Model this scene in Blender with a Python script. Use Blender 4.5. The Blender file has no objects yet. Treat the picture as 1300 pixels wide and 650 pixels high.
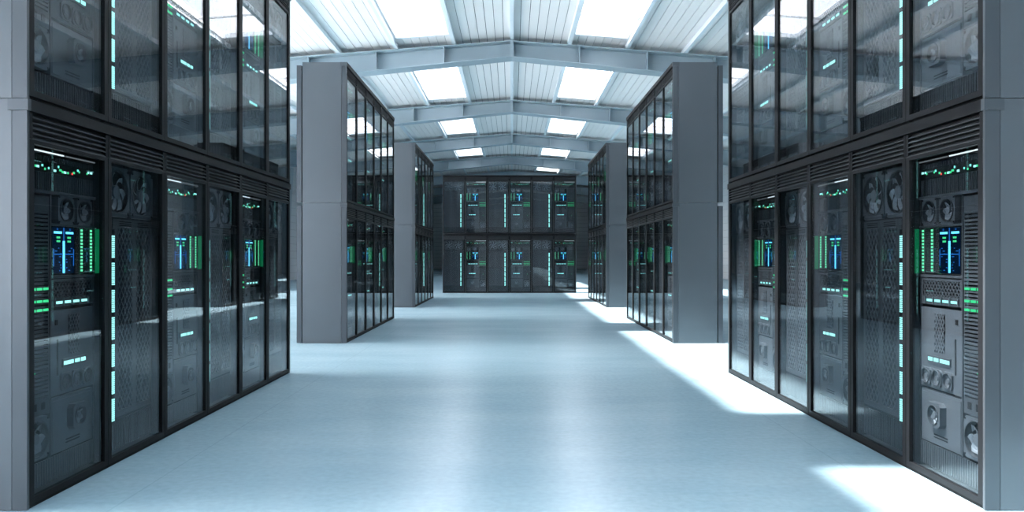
import bpy, math, random
from mathutils import Vector, Matrix

random.seed(7)
C = bpy.context.scene.collection
PI = math.pi

# ------------------------------------------------------------------ materials
def new_mat(name):
    m = bpy.data.materials.new(name); m.use_nodes = True
    nt = m.node_tree; nt.nodes.clear()
    out = nt.nodes.new('ShaderNodeOutputMaterial')
    return m, nt, out

def principled(name, col, rough=0.5, metal=0.0, spec=0.5, noise=0.0, nscale=6.0, rnoise=0.0):
    m, nt, out = new_mat(name)
    p = nt.nodes.new('ShaderNodeBsdfPrincipled')
    p.inputs['Base Color'].default_value = (*col, 1)
    p.inputs['Roughness'].default_value = rough
    p.inputs['Metallic'].default_value = metal
    p.inputs['Specular IOR Level'].default_value = spec
    if noise or rnoise:
        tc = nt.nodes.new('ShaderNodeTexCoord')
        n = nt.nodes.new('ShaderNodeTexNoise'); n.inputs['Scale'].default_value = nscale
        n.inputs['Detail'].default_value = 5
        nt.links.new(tc.outputs['Object'], n.inputs['Vector'])
        if noise:
            mx = nt.nodes.new('ShaderNodeMix'); mx.data_type = 'RGBA'
            mx.inputs['A'].default_value = (*[c * (1 - noise) for c in col], 1)
            mx.inputs['B'].default_value = (*[min(1, c * (1 + noise)) for c in col], 1)
            nt.links.new(n.outputs['Fac'], mx.inputs['Factor'])
            nt.links.new(mx.outputs['Result'], p.inputs['Base Color'])
        if rnoise:
            mr = nt.nodes.new('ShaderNodeMapRange')
            mr.inputs['To Min'].default_value = max(0.02, rough - rnoise)
            mr.inputs['To Max'].default_value = rough + rnoise
            nt.links.new(n.outputs['Fac'], mr.inputs['Value'])
            nt.links.new(mr.outputs['Result'], p.inputs['Roughness'])
    nt.links.new(p.outputs[0], out.inputs[0])
    return m

def emit(name, col, s):
    m, nt, out = new_mat(name)
    e = nt.nodes.new('ShaderNodeEmission')
    e.inputs[0].default_value = (*col, 1); e.inputs[1].default_value = s
    nt.links.new(e.outputs[0], out.inputs[0])
    return m

def glass(name, tint, f0, rough=0.0, bcol=(1, 1, 1)):
    """thin architectural glass: transparent body, mirror sheen after Schlick"""
    m, nt, out = new_mat(name)
    N = nt.nodes.new; L = nt.links.new
    g = N('ShaderNodeNewGeometry')
    dot = N('ShaderNodeVectorMath'); dot.operation = 'DOT_PRODUCT'
    L(g.outputs['Incoming'], dot.inputs[0]); L(g.outputs['Normal'], dot.inputs[1])
    ab = N('ShaderNodeMath'); ab.operation = 'ABSOLUTE'; L(dot.outputs['Value'], ab.inputs[0])
    om = N('ShaderNodeMath'); om.operation = 'SUBTRACT'; om.inputs[0].default_value = 1; L(ab.outputs[0], om.inputs[1])
    pw = N('ShaderNodeMath'); pw.operation = 'POWER'; L(om.outputs[0], pw.inputs[0]); pw.inputs[1].default_value = 5
    ma = N('ShaderNodeMath'); ma.operation = 'MULTIPLY_ADD'
    L(pw.outputs[0], ma.inputs[0]); ma.inputs[1].default_value = 1 - f0; ma.inputs[2].default_value = f0
    tr = N('ShaderNodeBsdfTransparent'); tr.inputs[0].default_value = (*tint, 1)
    gl = N('ShaderNodeBsdfGlossy'); gl.inputs['Roughness'].default_value = rough
    gl.inputs['Color'].default_value = (*bcol, 1)
    mix = N('ShaderNodeMixShader')
    L(ma.outputs[0], mix.inputs[0]); L(tr.outputs[0], mix.inputs[1]); L(gl.outputs[0], mix.inputs[2])
    L(mix.outputs[0], out.inputs[0])
    return m

M = {}
M['panel']   = principled('grey_enclosure_paint', (0.090, 0.103, 0.116), 0.32, 0.6, 0.5, 0.04, 3.0)
M['post']    = principled('dark_grey_post_paint', (0.065, 0.075, 0.086), 0.32, 0.6, 0.5, 0.04, 3.0)
M['black']   = principled('black_powder_coat', (0.006, 0.007, 0.0085), 0.5, 0.0, 0.10, 0.1, 9.0)
M['liner']   = principled('black_liner', (0.012, 0.014, 0.017), 0.6, 0.0, 0.3, 0.1, 9.0)
M['metal']   = principled('dark_server_metal', (0.036, 0.042, 0.049), 0.42, 0.3, 0.5, 0.08, 14.0)
M['metal2']  = principled('grey_server_metal', (0.058, 0.067, 0.077), 0.40, 0.3, 0.5, 0.08, 14.0)
M['rib']     = principled('dark_rib_metal', (0.030, 0.035, 0.040), 0.45, 0.2, 0.3)
M['blade']   = principled('fan_blade_plastic', (0.15, 0.17, 0.19), 0.4, 0.2, 0.5)
M['hub']     = principled('fan_hub_metal', (0.10, 0.115, 0.13), 0.35, 0.5, 0.5)
M['hole']    = principled('vent_black', (0.004, 0.005, 0.006), 0.8, 0.0, 0.2)
M['seam']    = principled('bright_door_seam', (0.30, 0.33, 0.36), 0.3, 0.8, 0.5)
M['glass']   = glass('smoked_door_glass', (0.84, 0.87, 0.89), 0.033)
M['skyglass'] = glass('roof_glazing', (0.95, 0.97, 1.0), 0.04)
M['cyan']    = emit('cyan_led', (0.22, 0.95, 0.78), 1.6)
M['ice']     = emit('pale_cyan_led', (0.36, 0.95, 0.88), 1.8)
M['green']   = emit('green_led', (0.05, 0.62, 0.24), 1.5)
M['dgreen']  = emit('green_led_glow', (0.01, 0.40, 0.15), 0.36)
M['leaf']    = emit('pale_green_led', (0.14, 0.85, 0.42), 1.5)
M['red']     = emit('red_led', (1.0, 0.08, 0.06), 1.5)
M['white']   = emit('white_line_emit', (0.85, 0.95, 1.0), 1.3)
M['dimwhite'] = emit('dim_line_emit', (0.85, 0.95, 1.0), 0.16)
M['blue']    = emit('screen_blue', (0.03, 0.26, 0.90), 0.6)
M['lblue']   = emit('screen_light_blue', (0.12, 0.62, 1.0), 2.2)
M['dblue']   = emit('screen_dark_blue', (0.01, 0.06, 0.18), 0.14)
M['steel']   = principled('blue_grey_steel_paint', (0.245, 0.315, 0.36), 0.45, 0.0, 0.5, 0.08, 1.2)
M['board']   = principled('white_ceiling_boards', (0.84, 0.81, 0.795), 0.42, 0.0, 0.5, 0.03, 1.0)
M['purlin']  = principled('pale_purlin_paint', (0.72, 0.78, 0.82), 0.4, 0.0, 0.5, 0.03, 1.0)
M['under']   = principled('roof_underlay', (0.03, 0.035, 0.04), 0.9)
M['wframe']  = principled('white_window_frame', (0.82, 0.85, 0.87), 0.35)
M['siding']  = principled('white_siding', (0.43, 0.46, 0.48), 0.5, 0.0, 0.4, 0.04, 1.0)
M['ground'] = principled('pale_bounce_ground', (0.80, 0.81, 0.82), 0.8, 0.0, 0.3, 0.05, 0.4)
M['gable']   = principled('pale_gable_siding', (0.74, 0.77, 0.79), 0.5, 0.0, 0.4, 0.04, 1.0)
M['groove']  = principled('siding_groove', (0.14, 0.16, 0.18), 0.8)

def floor_material():
    m, nt, out = new_mat('polished_blue_grey_concrete')
    N = nt.nodes.new; L = nt.links.new
    p = N('ShaderNodeBsdfPrincipled')
    tc = N('ShaderNodeTexCoord')
    mp = N('ShaderNodeMapping'); mp.inputs['Scale'].default_value = (0.35, 0.9, 1)
    L(tc.outputs['Object'], mp.inputs['Vector'])
    n1 = N('ShaderNodeTexNoise'); n1.inputs['Scale'].default_value = 1.3; n1.inputs['Detail'].default_value = 8
    n1.inputs['Roughness'].default_value = 0.62
    L(mp.outputs[0], n1.inputs['Vector'])
    n2 = N('ShaderNodeTexNoise'); n2.inputs['Scale'].default_value = 22; n2.inputs['Detail'].default_value = 6
    L(tc.outputs['Object'], n2.inputs['Vector'])
    cr = N('ShaderNodeValToRGB')
    cr.color_ramp.elements[0].position = 0.30; cr.color_ramp.elements[0].color = (0.205, 0.325, 0.395, 1)
    cr.color_ramp.elements[1].position = 0.72; cr.color_ramp.elements[1].color = (0.270, 0.390, 0.455, 1)
    L(n1.outputs['Fac'], cr.inputs[0])
    mx = N('ShaderNodeMix'); mx.data_type = 'RGBA'; mx.blend_type = 'OVERLAY'
    mx.inputs['Factor'].default_value = 0.16; mx.clamp_result = True
    L(cr.outputs[0], mx.inputs['A']); L(n2.outputs['Fac'], mx.inputs['B'])
    # joints: thin lines along the length of the hall
    sx = N('ShaderNodeSeparateXYZ'); L(tc.outputs['Object'], sx.inputs[0])
    def joint(src, off, per, half):
        a = N('ShaderNodeMath'); a.operation = 'ADD'; L(src, a.inputs[0]); a.inputs[1].default_value = off
        b = N('ShaderNodeMath'); b.operation = 'PINGPONG'; L(a.outputs[0], b.inputs[0]); b.inputs[1].default_value = per
        c = N('ShaderNodeMath'); c.operation = 'LESS_THAN'; L(b.outputs[0], c.inputs[0]); c.inputs[1].default_value = half
        return c.outputs[0]
    j = joint(sx.outputs['X'], 2.15, 2.15, 0.006)
    sc = N('ShaderNodeMath'); sc.operation = 'MULTIPLY'; L(j, sc.inputs[0]); sc.inputs[1].default_value = 0.22
    mj = N('ShaderNodeMix'); mj.data_type = 'RGBA'
    L(sc.outputs[0], mj.inputs['Factor']); L(mx.outputs['Result'], mj.inputs['A'])
    mj.inputs['B'].default_value = (0.12, 0.2, 0.25, 1)
    L(mj.outputs['Result'], p.inputs['Base Color'])
    p.inputs['Roughness'].default_value = 0.25
    bp = N('ShaderNodeBump'); bp.inputs['Strength'].default_value = 0.03; bp.inputs['Distance'].default_value = 0.01
    L(n2.outputs['Fac'], bp.inputs['Height']); L(bp.outputs[0], p.inputs['Normal'])
    p.inputs['Specular IOR Level'].default_value = 0.8
    L(p.outputs[0], out.inputs[0])
    return m
M['floor'] = floor_material()

# ------------------------------------------------------------------ mesh builder
class MB:
    """collects shapes in (u, d, v) = (across, depth, up); map turns them into object space"""
    def __init__(self, off=0.0, m=1):
        self.v = []; self.f = []; self.mi = []; self.mats = []; self.off = off; self.m = m
    def mat(self, name):
        if name not in self.mats: self.mats.append(name)
        return self.mats.index(name)
    def add(self, verts, faces, mat):
        b = len(self.v); k = self.mat(mat)
        self.v += [(self.m * (p[0] - self.off), p[1], p[2]) for p in verts]
        for f in faces:
            f = [b + i for i in f]
            if self.m < 0: f.reverse()
            self.f.append(f); self.mi.append(k)
    def box(self, u0, u1, d0, d1, v0, v1, mat):
        vs = [(u0,d0,v0),(u1,d0,v0),(u1,d1,v0),(u0,d1,v0),(u0,d0,v1),(u1,d0,v1),(u1,d1,v1),(u0,d1,v1)]
        self.add(vs, [(0,3,2,1),(4,5,6,7),(0,1,5,4),(1,2,6,5),(2,3,7,6),(3,0,4,7)], mat)
    def bar(self, p, q, wdt, d0, d1, mat):
        """flat bar in the front plane from p=(u,v) to q"""
        dx, dv = q[0]-p[0], q[1]-p[1]; l = math.hypot(dx, dv)
        if l < 1e-6: return
        nx, nv = -dv/l*wdt/2, dx/l*wdt/2
        c = [(p[0]+nx,p[1]+nv),(q[0]+nx,q[1]+nv),(q[0]-nx,q[1]-nv),(p[0]-nx,p[1]-nv)]
        vs = [(a,d0,b) for a,b in c] + [(a,d1,b) for a,b in c]
        self.add(vs, [(0,1,2,3),(1,0,4,5),(2,1,5,6),(3,2,6,7),(0,3,7,4)], mat)
    def disc(self, uc, vc, r, d0, d1, n, mat):
        vs = []; 
        for d in (d0, d1):
            for i in range(n):
                a = 2*PI*i/n; vs.append((uc+r*math.cos(a), d, vc+r*math.sin(a)))
        fs = [tuple(range(n))]
        for i in range(n):
            j = (i+1) % n; fs.append((j, i, n+i, n+j))
        self.add(vs, fs, mat)
    def tube(self, uc, vc, r0, r1, d0, d1, n, mat):
        """ring: r0 inner, r1 outer, front at d0"""
        vs = []
        for r, d in ((r0,d0),(r1,d0),(r0,d1),(r1,d1)):
            for i in range(n):
                a = 2*PI*i/n; vs.append((uc+r*math.cos(a), d, vc+r*math.sin(a)))
        fs = []
        for i in range(n):
            j = (i+1) % n
            fs.append((i, n+i, n+j, j))
            fs.append((i, j, 2*n+j, 2*n+i))
            fs.append((n+j, n+i, 3*n+i, 3*n+j))
        self.add(vs, fs, mat)
    def plate_hole(self, uc, vc, s, r, d0, d1, n, mat):
        """square plate with a round opening"""
        vs = []
        h = s/2
        for d in (d0, d1):
            for i in range(n):
                a = 2*PI*i/n; vs.append((uc+r*math.cos(a), d, vc+r*math.sin(a)))
            for i in range(n):
                a = 2*PI*i/n; c, t = math.cos(a), math.sin(a); k = h/max(abs(c), abs(t))
                vs.append((uc+k*c, d, vc+k*t))
        fs = []
        for i in range(n):
            j = (i+1) % n
            fs.append((i, n+i, n+j, j))                         # front
            fs.append((i, j, 2*n+j, 2*n+i))                     # bore
            fs.append((n+j, n+i, 3*n+i, 3*n+j))                 # rim
        self.add(vs, fs, mat)
    def lattice(self, u0, u1, v0, v1, cu, cv, wdt, d0, d1, mat):
        """diamond mesh clipped to a rectangle; cu, cv = cell width and height"""
        def clip(p, q):
            t0, t1 = 0.0, 1.0; dx, dv = q[0]-p[0], q[1]-p[1]
            for a, b in ((-dx, p[0]-u0), (dx, u1-p[0]), (-dv, p[1]-v0), (dv, v1-p[1])):
                if abs(a) < 1e-12:
                    if b < 0: return None
                elif a < 0: t0 = max(t0, b/a)
                else: t1 = min(t1, b/a)
            if t1 - t0 < 1e-4: return None
            return (p[0]+dx*t0, p[1]+dv*t0), (p[0]+dx*t1, p[1]+dv*t1)
        W = u1-u0; H = W*cv/cu
        k = v0 - H
        while k < v1 + 1e-6:
            for p, q in (((u0,k),(u1,k+H)), ((u1,k),(u0,k+H))):
                c = clip(p, q)
                if c: self.bar(c[0], c[1], wdt, d0, d1, mat)
            k += cv
    def build(self, name):
        me = bpy.data.meshes.new(name)
        me.from_pydata(self.v, [], self.f)
        for n in self.mats: me.materials.append(M[n])
        for p, k in zip(me.polygons, self.mi): p.material_index = k
        me.update()
        return me

def tag(o, label=None, cat=None, group=None, kind=None):
    for k, v in (('label', label), ('category', cat), ('group', group), ('kind', kind)):
        if v: o[k] = v
    return o
def link(name, data, parent=None, loc=None, rz=None):
    o = bpy.data.objects.new(name, data); C.objects.link(o)
    if parent: o.parent = parent
    if loc: o.location = loc
    if rz is not None: o.rotation_euler = (0, 0, rz)
    return o

# ------------------------------------------------------------------ cabinet sizes
H = 2.197          # one tier
CAP = 0.062
L = 4.995          # row length
END = 0.02
W = (L - 2*END) / 6
DEP = 0.78

def fan(mk, uc, vc, size, r, d, nb=7, guard=True):
    """returns (frame, rotor) builders"""
    fr = mk(); ro = mk()
    fr.plate_hole(uc, vc, size, r, d, d+0.05, 28 if r > 0.06 else 20, 'metal2')
    fr.disc(uc, vc, r*1.0, d+0.048, d+0.05, 24, 'hole')
    if guard:
        fr.tube(uc, vc, r*0.93, r*1.0, d-0.006, d+0.01, 28, 'metal')
    for sx in (-1, 1):
        for sv in (-1, 1):
            if r > 0.06: fr.disc(uc+sx*size*0.43, vc+sv*size*0.43, size*0.025, d-0.003, d, 8, 'hole')
    ro.disc(uc, vc, r*0.30, d+0.004, d+0.04, 18, 'hub')
    for i in range(nb):
        a0 = 2*PI*i/nb
        pts = []
        K = 4
        for j in range(K+1):
            t = j/K; rr = r*(0.27 + 0.63*t)
            lead = a0 + 0.50*t*t
            wdt = 0.48 + 0.10*t
            pts.append(((uc+rr*math.cos(lead), d+0.010, vc+rr*math.sin(lead)),
                        (uc+rr*math.cos(lead+wdt), d+0.034, vc+rr*math.sin(lead+wdt))))
        vs = []; fs = []
        for a, b in pts: vs += [a, b]
        for a, b in pts: vs += [(a[0], a[1]+0.003, a[2]), (b[0], b[1]+0.003, b[2])]
        n = 2*(K+1)
        for j in range(K):
            k = 2*j
            fs.append((k, k+2, k+3, k+1)); fs.append((n+k, n+k+1, n+k+3, n+k+2))
            fs.append((k, n+k, n+k+2, k+2)); fs.append((k+1, k+3, n+k+3, n+k+1))
        ro.add(vs, fs, 'blade')
    return fr, ro

def common_parts(mk):
    P = []
    b = mk()                                                     # carcass: back, sides, top, bottom
    b.box(0.004, W-0.004, 0.30, 0.32, 0.02, H-CAP-0.004, 'liner')
    b.box(0.004, 0.020, 0.034, 0.30, 0.02, H-CAP-0.004, 'liner')
    b.box(W-0.020, W-0.004, 0.034, 0.30, 0.02, H-CAP-0.004, 'liner')
    b.box(0.020, W-0.020, 0.034, 0.30, 0.02, 0.035, 'metal')
    b.box(0.020, W-0.020, 0.034, 0.30, H-CAP-0.02, H-CAP-0.004, 'liner')
    P.append(('cabinet_body', b, None, None))
    dr = mk(); st = 0.044; g = 0.003; vt = 1.985; vb = 0.022
    dr.box(g, st, 0.0, 0.034, vb, vt, 'black'); dr.box(W-st, W-g, 0.0, 0.034, vb, vt, 'black')
    dr.box(st, W-st, 0.0, 0.034, vb, vb+0.034, 'black'); dr.box(st, W-st, 0.0, 0.034, vt-0.020, vt, 'black')
    dr.box(W-g+0.0004, W-0.0004, 0.003, 0.02, vb, vt, 'seam')
    P.append(('door', dr, None, None))
    gp = mk(); gp.box(st+0.0005, W-st-0.0005, 0.012, 0.018, vb+0.0345, vt-0.0205, 'glass')
    P.append(('glass_pane', gp, 'door', 'smoked glass pane'))
    lv = mk()                                                    # louvres above the door
    v0, v1 = 1.988, H-CAP-0.004
    lv.box(g, 0.030, 0.0, 0.03, v0, v1, 'black'); lv.box(W-0.030, W-g, 0.0, 0.03, v0, v1, 'black')
    n = 5; s = (v1-v0)/n
    for i in range(n):
        z = v0 + s*i
        vs = [(0.03,0.0,z+0.004),(W-0.03,0.0,z+0.004),(W-0.03,0.026,z+s*0.72),(0.03,0.026,z+s*0.72),
              (0.03,0.0,z-0.002),(W-0.03,0.0,z-0.002),(W-0.03,0.026,z+s*0.72-0.006),(0.03,0.026,z+s*0.72-0.006)]
        lv.add(vs, [(0,1,2,3),(5,4,7,6),(4,5,1,0)], 'rib')
    lv.box(0.03, W-0.03, 0.028, 0.032, v0, v1, 'hole')
    P.append(('top_louver', lv, None, None))
    return P

def ribs_v(b, u0, u1, v0, v1, pitch, d, mat='rib', back='hole'):
    b.box(u0, u1, d+0.012, d+0.03, v0, v1, back)
    u = u0
    while u < u1 - 1e-6:
        b.box(u, min(u+pitch*0.5, u1), d, d+0.012, v0, v1, mat); u += pitch

def server_cabinet_parts(m):
    """the bay with screens, lights, ribbed tower and several fans"""
    mk = lambda: MB(W/2, m)
    rnd = random.Random(11)
    P = common_parts(mk)
    D = 0.078
    t = mk()  # two thin emissive lines, one bright and one dim
    t.box(0.395, 0.775, 0.058, 0.066, 1.945, 1.952, 'white'); t.box(0.05, 0.37, 0.058, 0.066, 1.945, 1.952, 'dimwhite')
    t.box(0.04, 0.785, 0.066, 0.082, 1.938, 1.960, 'black')
    P.append(('white_line', t, None, 'thin glowing white line'))
    g = mk(); ribs_v(g, 0.04, 0.785, 1.735, 1.932, 0.021, D)
    g.box(0.04, 0.785, D-0.004, D+0.012, 1.835, 1.90, 'black')
    P.append(('vent_panel', g, None, None))
    u = 0.06
    while u < 0.765:
        wd = rnd.choice((0.008, 0.011, 0.015, 0.020)); c = rnd.choice(('cyan','green','ice','green','cyan','green','ice','green','ice','red'))
        v = 1.868 + rnd.choice((-0.014, -0.006, 0.004, 0.012))
        if rnd.random() < 0.82:
            s = mk(); s.box(u, u+wd, D-0.008, D-0.004, v-0.006, v+0.006, c)
            P.append(('status_light', s, 'vent_panel', {'red': 'red status light', 'green': 'green status light'}.get(c, 'pale cyan status light')))
        u += wd + rnd.choice((0.006, 0.010, 0.016))
    r = mk(); r.box(0.022, W-0.022, D-0.01, D+0.05, 1.715, 1.733, 'metal')
    r.box(0.022, 0.50, D-0.006, D+0.05, 1.535, 1.548, 'metal'); r.box(0.022, 0.50, D-0.006, D+0.05, 1.228, 1.243, 'metal')
    r.box(0.500, 0.512, D-0.006, D+0.05, 0.20, 1.715, 'metal')
    r.box(0.022, 0.036, D, D+0.05, 0.05, 1.715, 'metal')
    P.append(('rack_rail', r, None, None))
    for k, u in enumerate((0.135, 0.335)):
        f, ro = fan(mk, u, 1.633, 0.168, 0.072, D)
        P.append(('cooling_fan', f, None, None)); P.append(('fan_rotor', ro, '@', None))
    lp = mk(); lp.box(0.040, 0.235, D+0.012, D+0.03, 1.250, 1.530, 'hole')
    lp.lattice(0.042, 0.233, 1.252, 1.528, 0.019, 0.026, 0.0035, D+0.006, D+0.012, 'rib')
    for u in (0.066, 0.174): lp.box(u-0.018, u+0.018, D, D+0.012, 1.252, 1.528, 'metal')
    P.append(('light_panel', lp, None, None))
    for u in (0.066, 0.174):
        c = mk()
        for i in range(13):
            v = 1.264 + i*0.0205
            c.box(u-0.0065, u+0.0065, D-0.006, D, v, v+0.0125, 'leaf')
        P.append(('light_column', c, 'light_panel', 'column of green lights'))
    w = mk(); w.box(0.0205, 0.026, 0.036, 0.072, 1.25, 1.53, 'dgreen')  # emissive strip added for the LED glow on the side wall
    P.append(('side_glow', w, None, 'green LED glow on side wall'))
    sc = mk(); u0, u1, um = 0.252, 0.486, 0.369
    sc.box(u0, u1, D, D+0.03, 1.248, 1.534, 'black')
    sc.box(u0+0.005, um-0.003, D-0.002, D, 1.256, 1.526, 'dblue'); sc.box(um+0.003, u1-0.005, D-0.002, D, 1.256, 1.526, 'dblue')
    P.append(('display_screen', sc, None, 'dark screen with blue and green readouts'))
    gr = mk(); a = D-0.005; e = D-0.002
    gr.box(um-0.009, um+0.009, a, e, 1.258, 1.448, 'lblue')
    gr.box(um-0.003, um+0.003, a, e, 1.256, 1.526, 'blue')
    for sd in (-1, 1):
        def seg(p, q, v, h, c):
            lo, hi = sorted((um+sd*p, um+sd*q)); gr.box(lo, hi, a, e, v, v+h, c)
        seg(0.022, 0.100, 1.490, 0.013, 'lblue')
        for v in (1.512, 1.518): seg(0.060, 0.072, v, 0.003, 'blue')
        for v in (1.462, 1.440): seg(0.040, 0.072, v, 0.011, 'green')
        seg(0.012, 0.104, 1.366, 0.006, 'blue')
        for k in range(9):
            if rnd.random() < 0.75:
                p = rnd.uniform(0.02, 0.08); seg(p, p+rnd.uniform(0.006, 0.02), 1.27+0.0165*k, 0.005, 'blue')
        seg(0.102, 0.106, 1.30, 0.10, 'blue')
    P.append(('screen_readout', gr, '@', 'blue and green readout'))
    tr = mk(); tr.box(0.040, 0.495, D+0.012, D+0.03, 1.045, 1.222, 'hole')
    tr.box(0.040, 0.495, D, D+0.012, 1.060, 1.112, 'metal'); tr.box(0.040, 0.060, D, D+0.012, 1.112, 1.222, 'metal')
    tr.box(0.475, 0.495, D, D+0.012, 1.112, 1.222, 'metal'); tr.box(0.060, 0.475, D, D+0.012, 1.206, 1.222, 'metal')
    tr.lattice(0.060, 0.475, 1.112, 1.206, 0.034, 0.040, 0.006, D+0.002, D+0.010, 'metal')
    P.append(('mesh_tray', tr, None, None))
    s = mk()
    for u in (0.115, 0.205, 0.295, 0.385): s.box(u, u+0.072, D-0.005, D, 1.078, 1.093, 'ice')
    for u in (0.10, 0.193, 0.283, 0.373, 0.463): s.box(u, u+0.006, D-0.012, D, 1.066, 1.106, 'hub')
    P.append(('light_row', s, 'mesh_tray', 'row of four pale cyan lights'))
    p = mk(); p.box(0.040, 0.495, D, D+0.03, 0.545, 1.040, 'metal2')
    p.box(0.205, 0.315, D-0.002, D, 0.775, 1.005, 'hole')
    p.lattice(0.203, 0.317, 0.773, 1.007, 0.0285, 0.046, 0.008, D-0.008, D-0.002, 'metal2')
    p.box(0.425, 0.437, D-0.004, D, 0.66, 0.87, 'hole'); p.box(0.43, 0.455, D-0.004, D, 0.955, 0.985, 'hole')
    p.box(0.135, 0.385, D-0.010, D, 0.700, 0.748, 'metal')
    P.append(('server_panel', p, None, None))
    s = mk()
    for u in (0.148, 0.214, 0.282, 0.334): s.box(u, u+0.046, D-0.014, D-0.010, 0.714, 0.736, 'ice')
    P.append(('light_bar', s, 'server_panel', 'pale cyan light bar'))
    for u in (0.115, 0.235, 0.355):
        f, ro = fan(mk, u, 0.615, 0.104, 0.047, D-0.012, nb=9)
        P.append(('small_fan', f, 'server_panel', None)); 
        P.append(('fan_rotor', ro, 'server_panel', None))
    p = mk(); p.box(0.040, 0.495, D+0.004, D+0.03, 0.205, 0.528, 'metal2')
    p.box(0.055, 0.480, D, D+0.004, 0.220, 0.513, 'metal2')
    for v in (0.245, 0.262): p.box(0.195, 0.345, D-0.003, D, v, v+0.007, 'hole')
    P.append(('power_unit', p, None, None))
    f, ro = fan(mk, 0.255, 0.395, 0.150, 0.060, D-0.04, nb=6)
    P.append(('square_fan', f, 'power_unit', None)); P.append(('fan_rotor', ro, 'power_unit', None))
    tw = mk()
    tw.box(0.520, 0.775, D+0.02, D+0.05, 0.46, 1.70, 'hole')
    tw.box(0.520, 0.530, D-0.004, D+0.02, 0.46, 1.70, 'metal'); tw.box(0.765, 0.775, D-0.004, D+0.02, 0.46, 1.70, 'metal')
    tw.box(0.530, 0.765, D-0.006, D+0.02, 1.60, 1.70, 'metal')
    tw.box(0.530, 0.765, D-0.004, D+0.02, 0.46, 0.555, 'metal')
    for u in (0.56, 0.64, 0.70): tw.box(u, u+0.035, D-0.006, D-0.004, 0.49, 0.53, 'hole')
    v = 0.565
    while v < 1.595:
        tw.box(0.530, 0.765, D-0.004, D+0.014, v, v+0.013, 'metal'); v += 0.0225
    P.append(('ribbed_tower', tw, None, None))
    for v in (1.165, 1.095, 1.045):
        s = mk()
        for u in (0.535, 0.595, 0.655, 0.715):
            s.box(u, u+0.042, D-0.010, D-0.004, v, v+0.014, 'green')
        P.append(('light_row', s, 'ribbed_tower', 'row of green lights'))
    s = mk(); s.box(0.66, 0.685, D-0.010, D-0.004, 0.70, 0.706, 'green')
    P.append(('status_light', s, 'ribbed_tower', 'single green light'))
    f, ro = fan(mk, 0.648, 0.335, 0.235, 0.106, D-0.012)
    P.append(('cooling_fan', f, None, None)); P.append(('fan_rotor', ro, '@', None))
    g = mk(); ribs_v(g, 0.040, 0.785, 0.055, 0.195, 0.024, D, 'metal2')
    P.append(('base_grille', g, None, None))
    return P

def mesh_cabinet_parts(m):
    """the bay with two large fans over perforated panels and a tall light strip"""
    mk = lambda: MB(W/2, m)
    P = common_parts(mk); D = 0.086
    for u in (0.205, 0.560):
        f, ro = fan(mk, u, 1.790, 0.335, 0.150, D-0.012)
        P.append(('large_fan', f, None, None)); P.append(('fan_rotor', ro, '@', None))
    p = mk(); p.box(0.024, 0.803, D+0.012, D+0.03, 0.05, 1.965, 'liner')
    p.box(0.030, 0.066, D, D+0.012, 0.27, 1.61, 'metal'); p.box(0.268, 0.328, D, D+0.012, 0.27, 1.61, 'metal')
    p.box(0.528, 0.780, D, D+0.012, 0.27, 1.61, 'metal')
    p.box(0.066, 0.268, D, D+0.012, 1.555, 1.61, 'metal'); p.box(0.328, 0.528, D, D+0.012, 1.555, 1.61, 'metal')
    p.box(0.066, 0.268, D, D+0.012, 0.27, 0.31, 'metal'); p.box(0.328, 0.528, D, D+0.012, 0.27, 0.31, 'metal')
    for v in (1.565, 1.578, 1.591):
        p.box(0.085, 0.25, D-0.002, D, v, v+0.005, 'hole'); p.box(0.345, 0.51, D-0.002, D, v, v+0.005, 'hole')
    p.box(0.60, 0.61, D-0.004, D, 0.27, 1.61, 'rib'); p.box(0.712, 0.722, D-0.004, D, 0.27, 1.61, 'rib')
    P.append(('face_panel', p, None, None))
    for u0, u1 in ((0.066, 0.268), (0.328, 0.528)):
        q = mk(); q.lattice(u0, u1, 0.31, 1.555, 0.0505, 0.074, 0.009, D+0.0, D+0.010, 'metal2')
        P.append(('mesh_screen', q, 'face_panel', None))
    b = mk(); b.box(0.632, 0.688, 0.056, D, 0.255, 1.535, 'black')
    P.append(('light_strip', b, None, None))
    seg = 1.26/7
    for k in range(7):
        s = mk()
        for i in range(11):
            v = 0.268 + k*seg + i*0.0137
            s.box(0.640, 0.680, 0.051, 0.056, v, v+0.0092, 'ice')
        P.append(('light_segment', s, 'light_strip', 'run of pale cyan lights'))
    g = mk(); ribs_v(g, 0.035, 0.785, 0.055, 0.250, 0.026, D)
    P.append(('base_grille', g, None, None))
    return P

TPL = {}
def template(kind, m):
    if (kind, m) not in TPL:
        parts = server_cabinet_parts(m) if kind == 'server' else mesh_cabinet_parts(m)
        out = []; byname = {}; last = None
        for i, (name, mb, par, lab) in enumerate(parts):
            if par == '@': pi = last
            elif par: pi = byname[par]
            else: pi = None
            out.append((name, mb.build(name), pi, lab))
            byname[name] = i
            if par is None: last = i
        TPL[(kind, m)] = out
    return TPL[(kind, m)]

def cabinet(kind, m, parent_mat, loc, rz, label, group):
    root = link('server_cabinet' if kind == 'server' else 'mesh_cabinet', None, None, loc, rz)
    root.empty_display_size = 0.2
    tag(root, label, 'server cabinet', group)
    obs = []
    for name, me, pi, lab in template(kind, m):
        o = link(name, me, root if pi is None else obs[pi])
        if lab: o['label'] = lab
        obs.append(o)
    return root

ORD = ['first', 'second', 'third', 'fourth', 'fifth', 'sixth']
FRAME = {}
def frame_mesh(key, fn):
    if key not in FRAME:
        b = MB(L/2, 1); fn(b); FRAME[key] = b.build(key[0])
    return FRAME[key]

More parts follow.
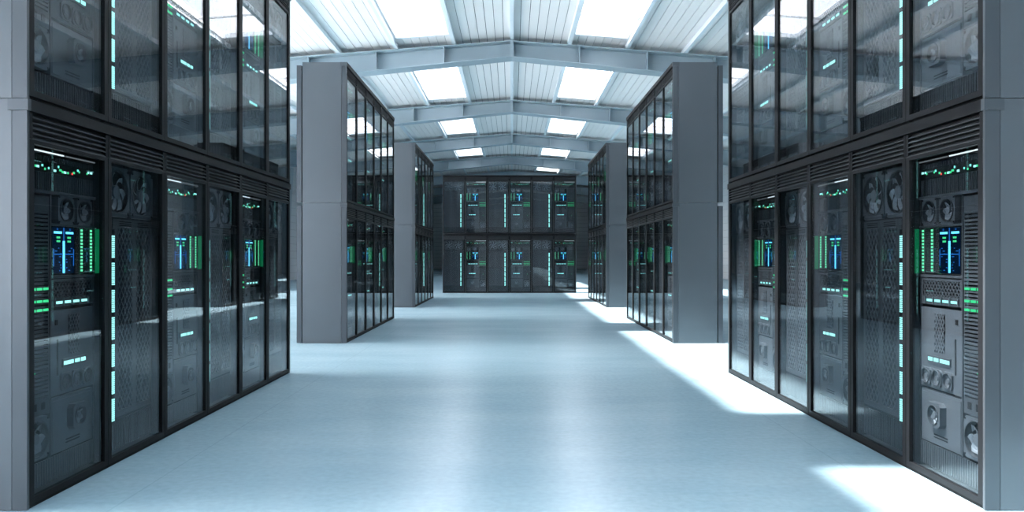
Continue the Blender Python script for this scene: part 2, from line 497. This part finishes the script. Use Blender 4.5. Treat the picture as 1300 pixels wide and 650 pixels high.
def rack_row(desc, short, loc, rz, m, order, reverse, group):
    """two tiers of six cabinets inside one enclosure; loc = middle of the front foot line"""
    root = link('rack_enclosure', None, None, loc, rz)
    tag(root, desc, 'rack')
    for tier in range(2):
        z = tier*H
        for e in (0, 1):
            u0, u1 = (0, END) if e == 0 else (L-END, L)
            lo, hi = (z+0.004, z+H-CAP)
            o = link('side_panel', frame_mesh(('side_panel', tier, e), lambda b: b.box(u0, u1, 0.083, 0.690, lo, hi, 'panel')), root)
            o = link('corner_post', frame_mesh(('corner_post', tier, e), lambda b: b.box(u0, u1, 0.0, 0.080, lo, hi, 'post')), root)
        def cap(b):
            p = 0.010
            b.box(-p, END, -p, 0.098, z+H-CAP, z+H, 'post'); b.box(L-END, L+p, -p, 0.098, z+H-CAP, z+H, 'post')
            b.box(END, L-END, -p, 0.098, z+H-CAP, z+H, 'black')
            b.box(0, L, 0.098, 0.690, z+H-CAP, z+H, 'panel')
        link('cap_rail', frame_mesh(('cap_rail', tier), cap), root)
        link('rear_door', frame_mesh(('rear_door', tier), lambda b: (b.box(0, L, 0.706, DEP, z+0.01, z+H-0.05, 'post'),
             b.box(0.05, L-0.05, 0.68, 0.706, z+0.03, z+H-CAP, 'black'))), root)
    link('plinth', frame_mesh(('plinth',), lambda b: b.box(END, L-END, 0.012, 0.66, 0.0, 0.018, 'hole')), root)
    rot = Matrix.Rotation(rz, 4, 'Z')
    for tier in range(2):
        for k in range(6):
            u = END + W*(k+0.5) - L/2
            p = Vector(loc) + rot @ Vector((u, 0, tier*H))
            kind = order[k]
            n = ORD[5-k] if reverse else ORD[k]
            what = 'cabinet with blue screens' if kind == 'server' else 'twin-fan mesh cabinet'
            lab = '%s-tier %s, %s bay %s' % ('lower' if tier == 0 else 'upper', what, n, short)
            cabinet(kind, m, None, p, rz, lab, '%s, %s tier' % (group, 'lower' if tier == 0 else 'upper'))

BA = ['mesh', 'server']*3
AB = ['server', 'mesh']*3
XR, XL = 2.520, -2.581
YN, YM, YF = 4.207 + L/2, 12.345 + L/2, 21.08 + L/2
for nm, y, far in (('front', YN, 'nearest the camera'), ('middle', YM, 'standing behind the front one'), ('rear', YF, 'farthest down the aisle')):
    rack_row('tall grey two-tier rack enclosure on the %s side, %s' % ('left', far), 'in %s left rack' % nm,
             (XL, y, 0), PI/2, -1, AB, False, 'cabinets in the %s left rack' % nm)
    rack_row('tall dark two-tier rack enclosure on the %s side, %s' % ('right', far), 'in %s right rack' % nm,
             (XR, y, 0), -PI/2, 1, BA, True, 'cabinets in the %s right rack' % nm)
rack_row('dark two-tier rack enclosure standing across the end of the aisle', 'from the left in rack across aisle end',
         (-0.087, 29.5, 0), 0, 1, BA, False, 'cabinets in the rack across the aisle end')

# ------------------------------------------------------------------ hall
def struct(name, b, loc=None, parent=None):
    o = link(name, b.build(name), parent, loc)
    if parent is None: o['kind'] = 'structure'
    return o

RIDGE = 8.04; SL = 0.075; BOT = 7.54; SB = 0.103; HALF = 12.8
Y0, Y1 = -44.0, 88.0
PUR = 1.788; HP = 0.15; SP = 9.3; F1 = 24.4
frames = [F1 + SP*(i-1) for i in range(-6, 8)]          # front faces of the portal frames
def ztop(x): return RIDGE - SL*abs(x)
def zboard(x): return ztop(x) + HP

b = MB(); b.box(-HALF-0.2, HALF+0.2, Y0, Y1, -0.2, 0.0, 'floor'); struct('floor', b)
b = MB(); b.box(-90, 90, -110, 150, -0.4, -0.21, 'ground'); struct('ground', b)  # unseen ground outside, made pale to bounce light up to the ceiling

# roof boards and glazing
cell = PUR/7; gap = 0.016
sky_bays = []
for i in range(len(frames)-1):
    for s in (-1, 1):
        if frames[i] < 50 or (s > 0 and frames[i] < 60): sky_bays.append((i, s))
sky_set = set(sky_bays)
G = 0.95
b = MB()
def slab(b, x0, x1, y0, y1, z0f, th, mat):
    """sloping strip: underside follows the roof plane + z0f"""
    vs = []
    for y in (y0, y1):
        for x in (x0, x1): vs.append((x, y, zboard(x)+z0f))
    for y in (y0, y1):
        for x in (x0, x1): vs.append((x, y, zboard(x)+z0f+th))
    b.add(vs, [(0,2,3,1),(4,5,7,6),(0,1,5,4),(1,3,7,5),(3,2,6,7),(2,0,4,6)], mat)
for s in (-1, 1):
    for k in range(7*7+3):
        x0, x1 = sorted((s*(k*cell+gap/2), s*((k+1)*cell-gap/2)))
        if 7 <= k < 14:
            y = Y0
            for i in range(len(frames)-1):
                if (i, s) in sky_set:
                    slab(b, x0, x1, y, frames[i]+G+0.0, 0, 0.03, 'board'); y = frames[i+1]-G+0.32
            slab(b, x0, x1, y, Y1, 0, 0.03, 'board')
        else:
            slab(b, x0, x1, Y0, Y1, 0, 0.03, 'board')
    for (xa, xb, sp) in ((0, PUR, False), (PUR, 2*PUR, True), (2*PUR, 13.3, False)):
        x0, x1 = sorted((s*xa, s*xb))
        y = Y0
        if sp:
            for i in range(len(frames)-1):
                if (i, s) in sky_set:
                    slab(b, x0, x1, y, frames[i]+G, 0.03, 0.06, 'under'); y = frames[i+1]-G+0.32
        slab(b, x0, x1, y, Y1, 0.03, 0.06, 'under')
struct('ceiling', b)

for n, (i, s) in enumerate(sky_bays):
    y0, y1 = frames[i]+G, frames[i+1]-G+0.32
    x0, x1 = sorted((s*(PUR+0.03), s*(2*PUR-0.03)))
    b = MB(); fw = 0.085
    def fr(xa, xb, ya, yb, b=b): slab(b, xa, xb, ya, yb, -0.035, 0.13, 'wframe')
    fr(x0, x0+fw, y0, y1); fr(x1-fw, x1, y0, y1); fr(x0+fw, x1-fw, y0, y0+0.12); fr(x0+fw, x1-fw, y1-0.12, y1)
    q = (y1-y0)/4
    for k in (1, 2, 3): slab(b, x0+fw, x1-fw, y0+q*k-0.025, y0+q*k+0.025, -0.022, 0.05, 'wframe')
    w = struct('window_%d' % (n+1), b)
    for k in range(4):
        b = MB()
        slab(b, x0+fw+0.002, x1-fw-0.002, y0+q*k+(0.122 if k == 0 else 0.02), y0+q*(k+1)-(0.122 if k == 3 else 0.02), 0.03, 0.008, 'skyglass')
        struct('window_pane', b, None, w)

# purlins
for k in range(-7, 8):
    x = k*PUR
    b = MB(); w = 0.055
    def strip(xa, xb, za, zb, b=b):
        b.box(xa, xb, Y0, Y1, za, zb, 'purlin')
    zt = zboard(abs(x)+w) ; zb = ztop(abs(x)-w if k else 0)
    strip(x-w, x+w, zb, zb+0.012); strip(x-w, x-w+0.014 if k else x-w+0.014, zb+0.012, zt); strip(x+w-0.014, x+w, zb+0.012, zt)
    struct('purlin_beam', b)

# portal frames: haunched I-section rafters with stiffeners, tapered columns
def rafter(y):
    b = MB(); fwid = 0.62; ft = 0.03; yc = y + fwid/2
    def prism(pts, ya, yb):
        n = len(pts)
        vs = [(x, ya, z) for x, z in pts] + [(x, yb, z) for x, z in pts]
        fs = [tuple(range(n)), tuple(range(2*n-1, n-1, -1))]
        for i in range(n):
            j = (i+1) % n; fs.append((j, i, n+i, n+j))
        b.add(vs, fs, 'steel')
    for s in (-1, 1):
        E = HALF
        zt0, zt1 = RIDGE-0.004, ztop(E)-0.004
        zb0, zb1 = BOT, BOT - SB*E
        def P(pts): return pts if s < 0 else [(-x, z) for x, z in reversed(pts)]
        prism(P([(-E, zt1-ft), (0, zt0-ft), (0, zt0), (-E, zt1)]), y, y+fwid)
        prism(P([(-E, zb1), (0, zb0), (0, zb0+ft), (-E, zb1+ft)]), y, y+fwid)
        prism(P([(-E, zb1+ft), (0, zb0+ft), (0, zt0-ft), (-E, zt1-ft)]), yc-0.012, yc+0.012)
        k = 0
        while k*2.10 < E - 0.3:
            x = s*k*2.10
            zt = ztop(x)-0.004-ft; zb = BOT - SB*abs(x) + ft
            if k or s < 0:
                tw = 0.05 if k == 0 else 0.014
                b.box(x-tw, x+tw, y+0.02, yc-0.012, zb, zt, 'steel'); b.box(x-tw, x+tw, yc+0.012, y+fwid-0.02, zb, zt, 'steel')
            k += 1
    o = struct('rafter_beam', b); return o
def column(y, s):
    b = MB(); fw = 0.5
    xo = s*(HALF-0.02); xb = s*(HALF-0.42); xt = s*(HALF-0.78); zt = BOT - SB*HALF - 0.004
    yc = y+0.31
    def quad_prism(p, ya, yb):
        if s > 0: p = list(reversed(p))
        vs = [(x, ya, z) for x, z in p] + [(x, yb, z) for x, z in p]
        n = 4; fs = [(0,1,2,3), (7,6,5,4)]
        for i in range(n):
            j = (i+1) % n; fs.append((j, i, n+i, n+j))
        b.add(vs, fs, 'steel')
    t = s*0.03
    quad_prism([(xo, 0), (xo-t, 0), (xo-t, zt), (xo, zt)], yc-fw/2, yc+fw/2)
    quad_prism([(xb+t, 0), (xb, 0), (xt, zt), (xt+t, zt)], yc-fw/2, yc+fw/2)
    quad_prism([(xo-t, 0), (xb+t, 0), (xt+t, zt), (xo-t, zt)], yc-0.012, yc+0.012)
    struct('column', b)
for y in frames:
    rafter(y)
    for s in (-1, 1): column(y, s)

# walls: horizontal siding planks on a darker backing
WZ0, WZ1 = 0.42, 5.88
FILL_WIN = [(-42.0, 31.0)]  # unseen left windows, added and sized to light ceiling and floor
def side_wall(name, s, windows):
    b = MB(); ph = 0.42; z = 0.0
    top = ztop(HALF)+HP
    x0, x1 = (HALF, HALF+0.05) if s > 0 else (-HALF-0.05, -HALF)
    bx0, bx1 = (HALF+0.012, HALF+0.16) if s > 0 else (-HALF-0.16, -HALF-0.012)
    spans = []; y = Y0
    for a, c in windows: spans.append((y, a)); y = c
    spans.append((y, Y1))
    while z < top-0.02:
        z1 = min(z+ph-0.012, top)
        full = z1 <= WZ0+0.01 or z >= WZ1-0.01
        for ya, yb in ([(Y0, Y1)] if full else spans): b.box(x0, x1, ya, yb, z, z1, 'siding')
        z += ph
    for ya, yb in spans: b.box(bx0, bx1, ya, yb, 0, top, 'groove')
    for ya, yb in windows:
        b.box(bx0, bx1, ya, yb, 0, WZ0-0.02, 'groove'); b.box(bx0, bx1, ya, yb, WZ1+0.1, top, 'groove')
    struct(name, b)
side_wall('wall_left', -1, FILL_WIN); side_wall('wall_right', 1, [])
nw = len(sky_bays)
for WIN0, WIN1 in FILL_WIN:
    n = round((WIN1-WIN0)/4); q = (WIN1-WIN0)/n
    for k in range(n):
        b = MB(); ya, yb = WIN0+q*k, WIN0+q*(k+1); f = 0.08
        x0, x1 = -HALF-0.10, -HALF-0.02
        b.box(x0, x1, ya, ya+f, WZ0, WZ1, 'wframe'); b.box(x0, x1, yb-f, yb, WZ0, WZ1, 'wframe')
        b.box(x0, x1, ya+f, yb-f, WZ0, WZ0+f, 'wframe'); b.box(x0, x1, ya+f, yb-f, WZ1-f, WZ1, 'wframe')
        nw += 1
        w = struct('window_%d' % nw, b)  # added window, out of view behind racks and camera
        b = MB(); b.box(-HALF-0.064, -HALF-0.056, ya+f, yb-f, WZ0+f, WZ1-f, 'skyglass'); struct('window_pane', b, None, w)
b = MB(); z = 0.0
while z < 8.2:
    b.box(-HALF, HALF, Y1-0.05, Y1, z, min(z+0.40, 8.2), 'gable'); z += 0.42
b.box(-HALF-0.1, HALF+0.1, Y1-0.04, Y1+0.1, 0, 8.25, 'groove'); struct('wall_back', b)
b = MB(); z = 0.0
while z < 8.2:
    b.box(-HALF, HALF, Y0, Y0+0.05, z, min(z+0.40, 8.2), 'siding'); z += 0.42
b.box(-HALF-0.1, HALF+0.1, Y0-0.1, Y0+0.04, 0, 8.25, 'groove'); struct('wall_front', b)

# ------------------------------------------------------------------ light
w = bpy.data.worlds.new('overcast_sky'); bpy.context.scene.world = w; w.use_nodes = True
bg = w.node_tree.nodes['Background']
bg.inputs[0].default_value = (0.95, 0.965, 1.0, 1)
# hazy sky: even overcast, brighter towards the low haze on the sun's side of the hall
wn = w.node_tree.nodes; wl = w.node_tree.links
tc = wn.new('ShaderNodeTexCoord')
dp = wn.new('ShaderNodeVectorMath'); dp.operation = 'DOT_PRODUCT'
dp.inputs[1].default_value = Vector((-0.94, 0.0, 0.34)).normalized()
wl.new(tc.outputs['Generated'], dp.inputs[0])
mxz = wn.new('ShaderNodeMath'); mxz.operation = 'MAXIMUM'; wl.new(dp.outputs['Value'], mxz.inputs[0]); mxz.inputs[1].default_value = 0
pwr = wn.new('ShaderNodeMath'); pwr.operation = 'POWER'; wl.new(mxz.outputs[0], pwr.inputs[0]); pwr.inputs[1].default_value = 28
mad = wn.new('ShaderNodeMath'); mad.operation = 'MULTIPLY_ADD'; wl.new(pwr.outputs[0], mad.inputs[0])
mad.inputs[1].default_value = 90.0; mad.inputs[2].default_value = 5.5
wl.new(mad.outputs[0], bg.inputs[1])
cmx = wn.new('ShaderNodeMix'); cmx.data_type = 'RGBA'
cmx.inputs['A'].default_value = (0.95, 0.965, 1.0, 1); cmx.inputs['B'].default_value = (1.0, 0.88, 0.79, 1)
cf = wn.new('ShaderNodeMath'); cf.operation = 'POWER'; wl.new(mxz.outputs[0], cf.inputs[0]); cf.inputs[1].default_value = 6
wl.new(cf.outputs[0], cmx.inputs['Factor']); wl.new(cmx.outputs['Result'], bg.inputs[0])
sun = bpy.data.lights.new('sun', 'SUN'); sun.energy = 34.0; sun.angle = math.radians(1.6); sun.color = (1.0, 0.90, 0.80)
so = bpy.data.objects.new('sun', sun); C.objects.link(so); so.location = (-20, 10, 30)
so.rotation_euler = Vector((5.42, 0.0, -7.95)).to_track_quat('-Z', 'Y').to_euler()

# ------------------------------------------------------------------ camera
cam = bpy.data.cameras.new('camera'); co = bpy.data.objects.new('camera', cam); C.objects.link(co)
co.location = (0, 0, 1.355); co.rotation_euler = (PI/2, 0, 0)
cam.sensor_width = 36; cam.lens = 1003/1300*36; cam.shift_y = 0.8/1300; cam.shift_x = 0.3/1300
cam.clip_end = 300
sc = bpy.context.scene; sc.camera = co
vs = sc.view_settings; vs.view_transform = 'Standard'; vs.look = 'None'; vs.gamma = 1; vs.use_curve_mapping = False
vs.exposure = 0.34
cy = sc.cycles
cy.max_bounces = 10; cy.diffuse_bounces = 5; cy.glossy_bounces = 6; cy.transparent_max_bounces = 24
cy.sample_clamp_indirect = 6.0; cy.caustics_reflective = False; cy.caustics_refractive = False
cy.use_denoising = True; cy.use_adaptive_sampling = False
